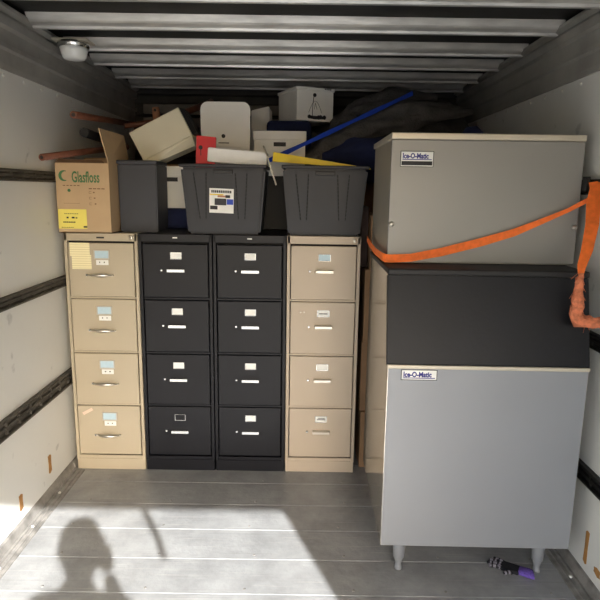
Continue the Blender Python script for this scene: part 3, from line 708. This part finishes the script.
p = thing('wooden_peg', 'short orange-brown peg with a hole, standing up behind the beige case', 'peg', (-.845, 3.50, 1.86), (0, -.08, 0))
MB().tube([(0, 0, 0), (0, 0, .13), (0, 0, .155)], [.020, .022, .019], 14).build('shaft', 'pole_pale', p)
MB().lathe([(.008, .0215), (.008, .0228)], (0, 0, .137), 12, 0, '-y').build('hole', 'ink', p)

# ------------------------------------------------------------------ blankets
def cloth(name, label, m, fn, nx, ny, th=.02, cat='blanket'):
    bm = bmesh.new(); g = [[bm.verts.new(fn(i/(nx-1), j/(ny-1))) for i in range(nx)] for j in range(ny)]
    for j in range(ny-1):
        for i in range(nx-1):
            f_ = bm.faces.new((g[j][i], g[j][i+1], g[j+1][i+1], g[j+1][i])); f_.smooth = True
    me = bpy.data.meshes.new(name); bm.to_mesh(me); bm.free(); me.materials.append(M[m])
    o = bpy.data.objects.new(name, me); COL.objects.link(o)
    s = o.modifiers.new('s', 'SOLIDIFY'); s.thickness = th; s.offset = -1
    return tag(o, label, cat)
def ridge(p, s, sd):
    return 1-abs(noise.noise(Vector((p[0]*s+sd, p[1]*s, p[2]*s+sd))))*2
def big(u, v):
    x = -.02+1.14*u; y = 3.42+.85*v
    prof = .30+ .5*min(1, u/.35)
    z = 1.60 + (.34+.22*min(1, max(0, (u-.0)/.4)))*math.sin(min(1, .15+v*.75)*PI*.5)
    d = (x*.7+y*.4-z*.3)
    z += .035*math.sin(d*26+2*noise.noise(Vector((x*3, y*3, 0))))+.03*noise.noise(Vector((x*7, y*7, 2)))
    if u > .93: z -= (u-.93)*2
    z = max(z, 1.61)
    return (x, y, min(z, 2.2))
cloth('moving_blanket', 'large charcoal moving blanket heaped behind the ice maker', 'blanket', big, 90, 70)
def roll(name, label, m, P, R, sd, flat=(1, .7), cat='blanket', amp=.25):
    pts = [Vector(p) for p in P]
    # resample
    out = []; rs = []
    for i in range(len(pts)-1):
        for q in range(14):
            t = q/14; out.append(pts[i].lerp(pts[i+1], t)); rs.append(R[i]*(1-t)+R[i+1]*t)
    out.append(pts[-1]); rs.append(R[-1])
    k = MB(); k.tube(out, rs, 36, 0, True, flat)
    for v_ in k.bm.verts:
        c_ = v_.co; q = Vector((c_.x*2.2+sd, c_.y*9, c_.z*9))
        n_ = noise.noise(q*1.6)+.5*noise.noise(q*4)
        # nearest spine point
        s_ = min(out, key=lambda p_: (p_-c_).length_squared)
        v_.co = c_+(c_-s_)*n_*amp*2
    return tag(k.build(name, m), label, cat)
roll('moving_blanket', 'rolled charcoal blanket slung diagonally below the blue strap', 'blanket', [(.02, 3.40, 1.70), (.25, 3.46, 1.87), (.60, 3.50, 1.99), (1.0, 3.52, 2.02)], [.06, .08, .11, .03], 3)
roll('moving_blanket', 'charcoal blanket fold reaching up toward the roof on the left of the heap', 'blanket', [(.14, 3.62, 1.78), (.30, 3.72, 2.00), (.55, 3.78, 2.12), (.85, 3.80, 2.14)], [.05, .10, .09, .03], 9)
roll('navy_bundle', 'navy blue bundle tucked behind the tote without sticker', 'navy', [(.12, 3.40, 1.72), (.30, 3.40, 1.74), (.55, 3.40, 1.72)], [.05, .11, .12], 5, (1, 1), 'bundle', .12)
roll('navy_bundle', 'upright navy bundle showing its top just above the ice maker', 'navy', [(.93, 3.20, 1.142), (.93, 3.2, 1.6), (.92, 3.2, 1.84), (.91, 3.2, 1.90)], [.08, .09, .08, .03], 15, (1, 1), 'bundle', .12)
bs = MB()
A_, B_ = Vector((-.17, 3.13, 1.705)), Vector((.64, 3.50, 2.115))
P_ = [A_.lerp(B_, i/20)+Vector((0, 0, -.0*i)) for i in range(21)]
bs.ribbon(P_, [(0, -.3, 1)]*21, [.022+.004*math.sin(i) for i in range(21)], .006)
tag(bs.build('blue_strap', 'bluestrap'), 'bright blue strap running diagonally up over the dark blankets', 'strap')

# ------------------------------------------------------------------ tape scraps on the walls
def scrap(x, y, z0, z1, w, rot, label):
    sg = 1 if x < 0 else -1
    m_ = MB(); pts = [(y-w/2, z0+.006), (y-w*.1, z0), (y+w/2, z0+.01), (y+w*.42, (z0+z1)/2), (y+w/2, z1-.008), (y+w*.1, z1), (y-w/2, z1-.003), (y-w*.4, (z0+z1)/2)]
    m_.poly(pts, 0, x, x+sg*.0012)
    tag(m_.build('tape_scrap', 'tape'), label, 'tape', 'brown tape scraps on the walls')
scrap(XL, 2.705, .115, .215, .035, 0, 'torn brown tape strip low on left wall, the one nearer the cabinets')
scrap(XL, 2.395, .092, .172, .035, 0, 'torn brown tape strip low on left wall, the one nearer the sunlight')
scrap(XR, 2.085, .08, .225, .028, 0, 'long narrow torn brown tape strip low on right wall beside the bin')
scrap(XR, 1.99, .09, .125, .05, 0, 'short torn brown tape patch low on right wall nearest the camera')

# ------------------------------------------------------------------ glove under the bin
gl = thing('work_glove', 'knitted glove with dark striped fingers and purple cuff, on the deck under the bin', 'glove', (.905, 2.145, 0), (0, 0, 1.05))
gl.scale = (.62, .8, .8)
k = MB()
k.box((-.045, -.04, .002), (.045, .05, .022), .01, 0, 3)
k.build('palm', 'glove_dark', gl)
for i, (x, l, a) in enumerate(((-.036, .07, .15), (-.012, .085, .04), (.012, .08, -.05), (.035, .065, -.15), (-.05, .05, .8))):
    q = MB(); base = Vector((x, .04 if i < 4 else -.005, .012)); d_ = Vector((-math.sin(a), math.cos(a), 0))
    n_ = 10
    q.tube([base+d_*l*j/n_+Vector((0, 0, .006*math.sin(j/n_*PI))) for j in range(n_+1)], [.0105]*n_+[.005], 10)
    q.bm.faces.ensure_lookup_table()
    for f_ in q.bm.faces:
        c_ = f_.calc_center_median(); f_.material_index = int(((c_-base).dot(d_)/.012)) % 2
    q.build('finger', ['glove_dark', 'glove_grey'], gl)
q = MB(); q.tube([(0, -.035, .013), (0, -.06, .015), (0, -.085, .014), (.005, -.105, .013)], [.04, .043, .046, .042], 20, 0, True, (1, .32))
for v_ in q.bm.verts: v_.co.z = max(.001, v_.co.z+.006*noise.noise(v_.co*60)); v_.co.x += .006*noise.noise(v_.co*50+Vector((3, 3, 3)))
q.build('cuff', 'purple', gl)

# ------------------------------------------------------------------ the photographer (out of frame, throws the shadow on the deck)
PX, PY = .01, -.33
def skinmesh(name, verts, edges, m, parent, root=0, sub=2):
    me = bpy.data.meshes.new(name); me.from_pydata([v[0] for v in verts], edges, []); me.update()
    o = bpy.data.objects.new(name, me); COL.objects.link(o)
    sk_ = o.modifiers.new('skin', 'SKIN'); sk_.use_smooth_shade = True
    for i, v in enumerate(verts):
        r = v[1]; me.skin_vertices[0].data[i].radius = (r, r) if not isinstance(r, tuple) else r
        me.skin_vertices[0].data[i].use_root = (i == root)
    s_ = o.modifiers.new('sub', 'SUBSURF'); s_.levels = sub; s_.render_levels = sub
    dg = bpy.context.evaluated_depsgraph_get(); dg.update()
    m2 = bpy.data.meshes.new_from_object(o.evaluated_get(dg)); bpy.data.objects.remove(o)
    m2.materials.clear()
    for k_ in (m if isinstance(m, list) else [m]): m2.materials.append(M[k_])
    o2 = bpy.data.objects.new(name, m2); COL.objects.link(o2); o2.parent = parent
    return o2
pe = thing('person', 'person in grey shirt and jeans holding up a phone, seen as a shadow', 'person', (PX, PY, 0))
vs = [((0, 0, .95), (.15, .11)), ((0, 0, 1.15), (.14, .10)), ((0, 0, 1.35), (.16, .11)), ((0, .01, 1.46), (.06, .06)), ((0, .03, 1.53), (.055, .055))]
ed = [(0, 1), (1, 2), (2, 3), (3, 4)]
def add(p, r, par): vs.append((p, r)); ed.append((par, len(vs)-1)); return len(vs)-1
for s_ in (-1, 1):
    a = add((s_*.10, 0, .86), .095, 0); a = add((s_*.11, .02, .50), .06, a); a = add((s_*.11, 0, .28), .052, a); a = add((s_*.11, -.01, .09), .04, a); a = add((s_*.12, .10, .045), .035, a); a = add((s_*.125, .17, .035), .03, a)
    b_ = add((s_*.17, 0, 1.40), .06, 2); b_ = add((s_*.23, .03, 1.17), .045, b_); b_ = add((s_*.14, .10, 1.33), .034, b_); b_ = add((s_*.06, .15, 1.455), .026, b_)
body = skinmesh('body', vs, ed, ['skin', 'shirt', 'jeans'], pe)
for p_ in body.data.polygons:
    z = p_.center.z; p_.material_index = 2 if z < .93 and z > .08 else 1 if (z < 1.47 and z > .9 and not (p_.center.y > .12)) else 0
hd = MB()
hd.lathe([(.02, -.115), (.05, -.105), (.068, -.06), (.078, -.01), (.082, .04), (.076, .085), (.055, .118), (.02, .132), (.001, .134)], (0, .03, 1.63), 24)
for v_ in hd.bm.verts:
    d_ = v_.co-Vector((0, .03, 1.63)); v_.co.y = .03+d_.y*1.18+(.012 if d_.y > 0 and d_.z < -.05 else 0)
hd.tube([(0, .115, 1.655), (0, .138, 1.62), (0, .125, 1.608)], [.008, .013, .009], 10)
for s_ in (-1, 1): hd.tube([(s_*.078, .02, 1.60), (s_*.088, .01, 1.63), (s_*.082, .015, 1.655)], [.008, .013, .009], 8)
for s_ in (-1, 1): hd.tube([(s_*.03, .108, 1.645), (s_*.03, .12, 1.645)], [.012, .009], 10, 1)
hd.tube([(-.025, .118, 1.575), (0, .126, 1.577), (.025, .118, 1.575)], [.003, .006, .003], 8, 2)
hd.build('head', ['skin', 'card_white', 'red'], pe)
MB().lathe([(.086, -.01), (.092, .05), (.085, .10), (.06, .135), (.001, .15)], (0, .012, 1.63), 24).build('hair', 'hair', pe)
for s_ in (-1, 1):
    hv = [((s_*.06, .15, 1.455), .026), ((s_*.058, .165, 1.48), .028), ((s_*.056, .178, 1.505), .028)]; he = [(0, 1), (1, 2)]
    for i in range(4):
        b0 = len(hv); zz_ = 1.475+i*.016
        hv += [((s_*.06, .196, zz_), .009), ((s_*.052, .218, zz_+.004), .0085), ((s_*.034, .222, zz_+.006), .008)]; he += [(1 if i < 2 else 2, b0), (b0, b0+1), (b0+1, b0+2)]
    b0 = len(hv); hv += [((s_*.045, .17, 1.49), .011), ((s_*.03, .182, 1.50), .009)]; he += [(1, b0), (b0, b0+1)]
    skinmesh('hand', hv, he, 'skin', pe)
ph = thing('phone', 'black phone held up by the person at the open truck end', 'phone', (.01, -.118, 1.51), (0, 0, 0))
MB().box((-.038, -.005, -.075), (.038, .004, .075), .004, 0, 3).build('case', 'blackrubber', ph)
MB().box((-.034, -.0058, -.07), (.034, -.0049, .07)).build('screen', 'ink', ph)

# ------------------------------------------------------------------ light
el = math.radians(31); hx_, hy_ = -.348, .9375
sd = Vector((hx_*math.cos(el), hy_*math.cos(el), -math.sin(el)))
sl = bpy.data.lights.new('sun', 'SUN'); sl.energy = 7.6; sl.angle = math.radians(.6); sl.color = (1, .995, .985)
so = bpy.data.objects.new('sun', sl); COL.objects.link(so); so.rotation_euler = sd.to_track_quat('-Z', 'Y').to_euler(); so.location = (3, -8, 6)
wd = bpy.data.worlds.new('world'); S.world = wd; wd.use_nodes = True
nt = wd.node_tree; bgn = nt.nodes['Background']
sky = nt.nodes.new('ShaderNodeTexSky'); sky.sky_type = 'NISHITA'; sky.sun_disc = False; sky.sun_elevation = el
sky.sun_rotation = math.atan2(-hx_, -hy_); sky.air_density = 1.0; sky.dust_density = 2.5; sky.ozone_density = 1
nt.links.new(sky.outputs[0], bgn.inputs[0]); bgn.inputs[1].default_value = .36
S.view_settings.view_transform = 'Standard'; S.view_settings.look = 'None'; S.view_settings.gamma = 1; S.view_settings.use_curve_mapping = False
S.view_settings.exposure = 0.85
S.cycles.max_bounces = 12; S.cycles.diffuse_bounces = 8; S.cycles.use_denoising = True
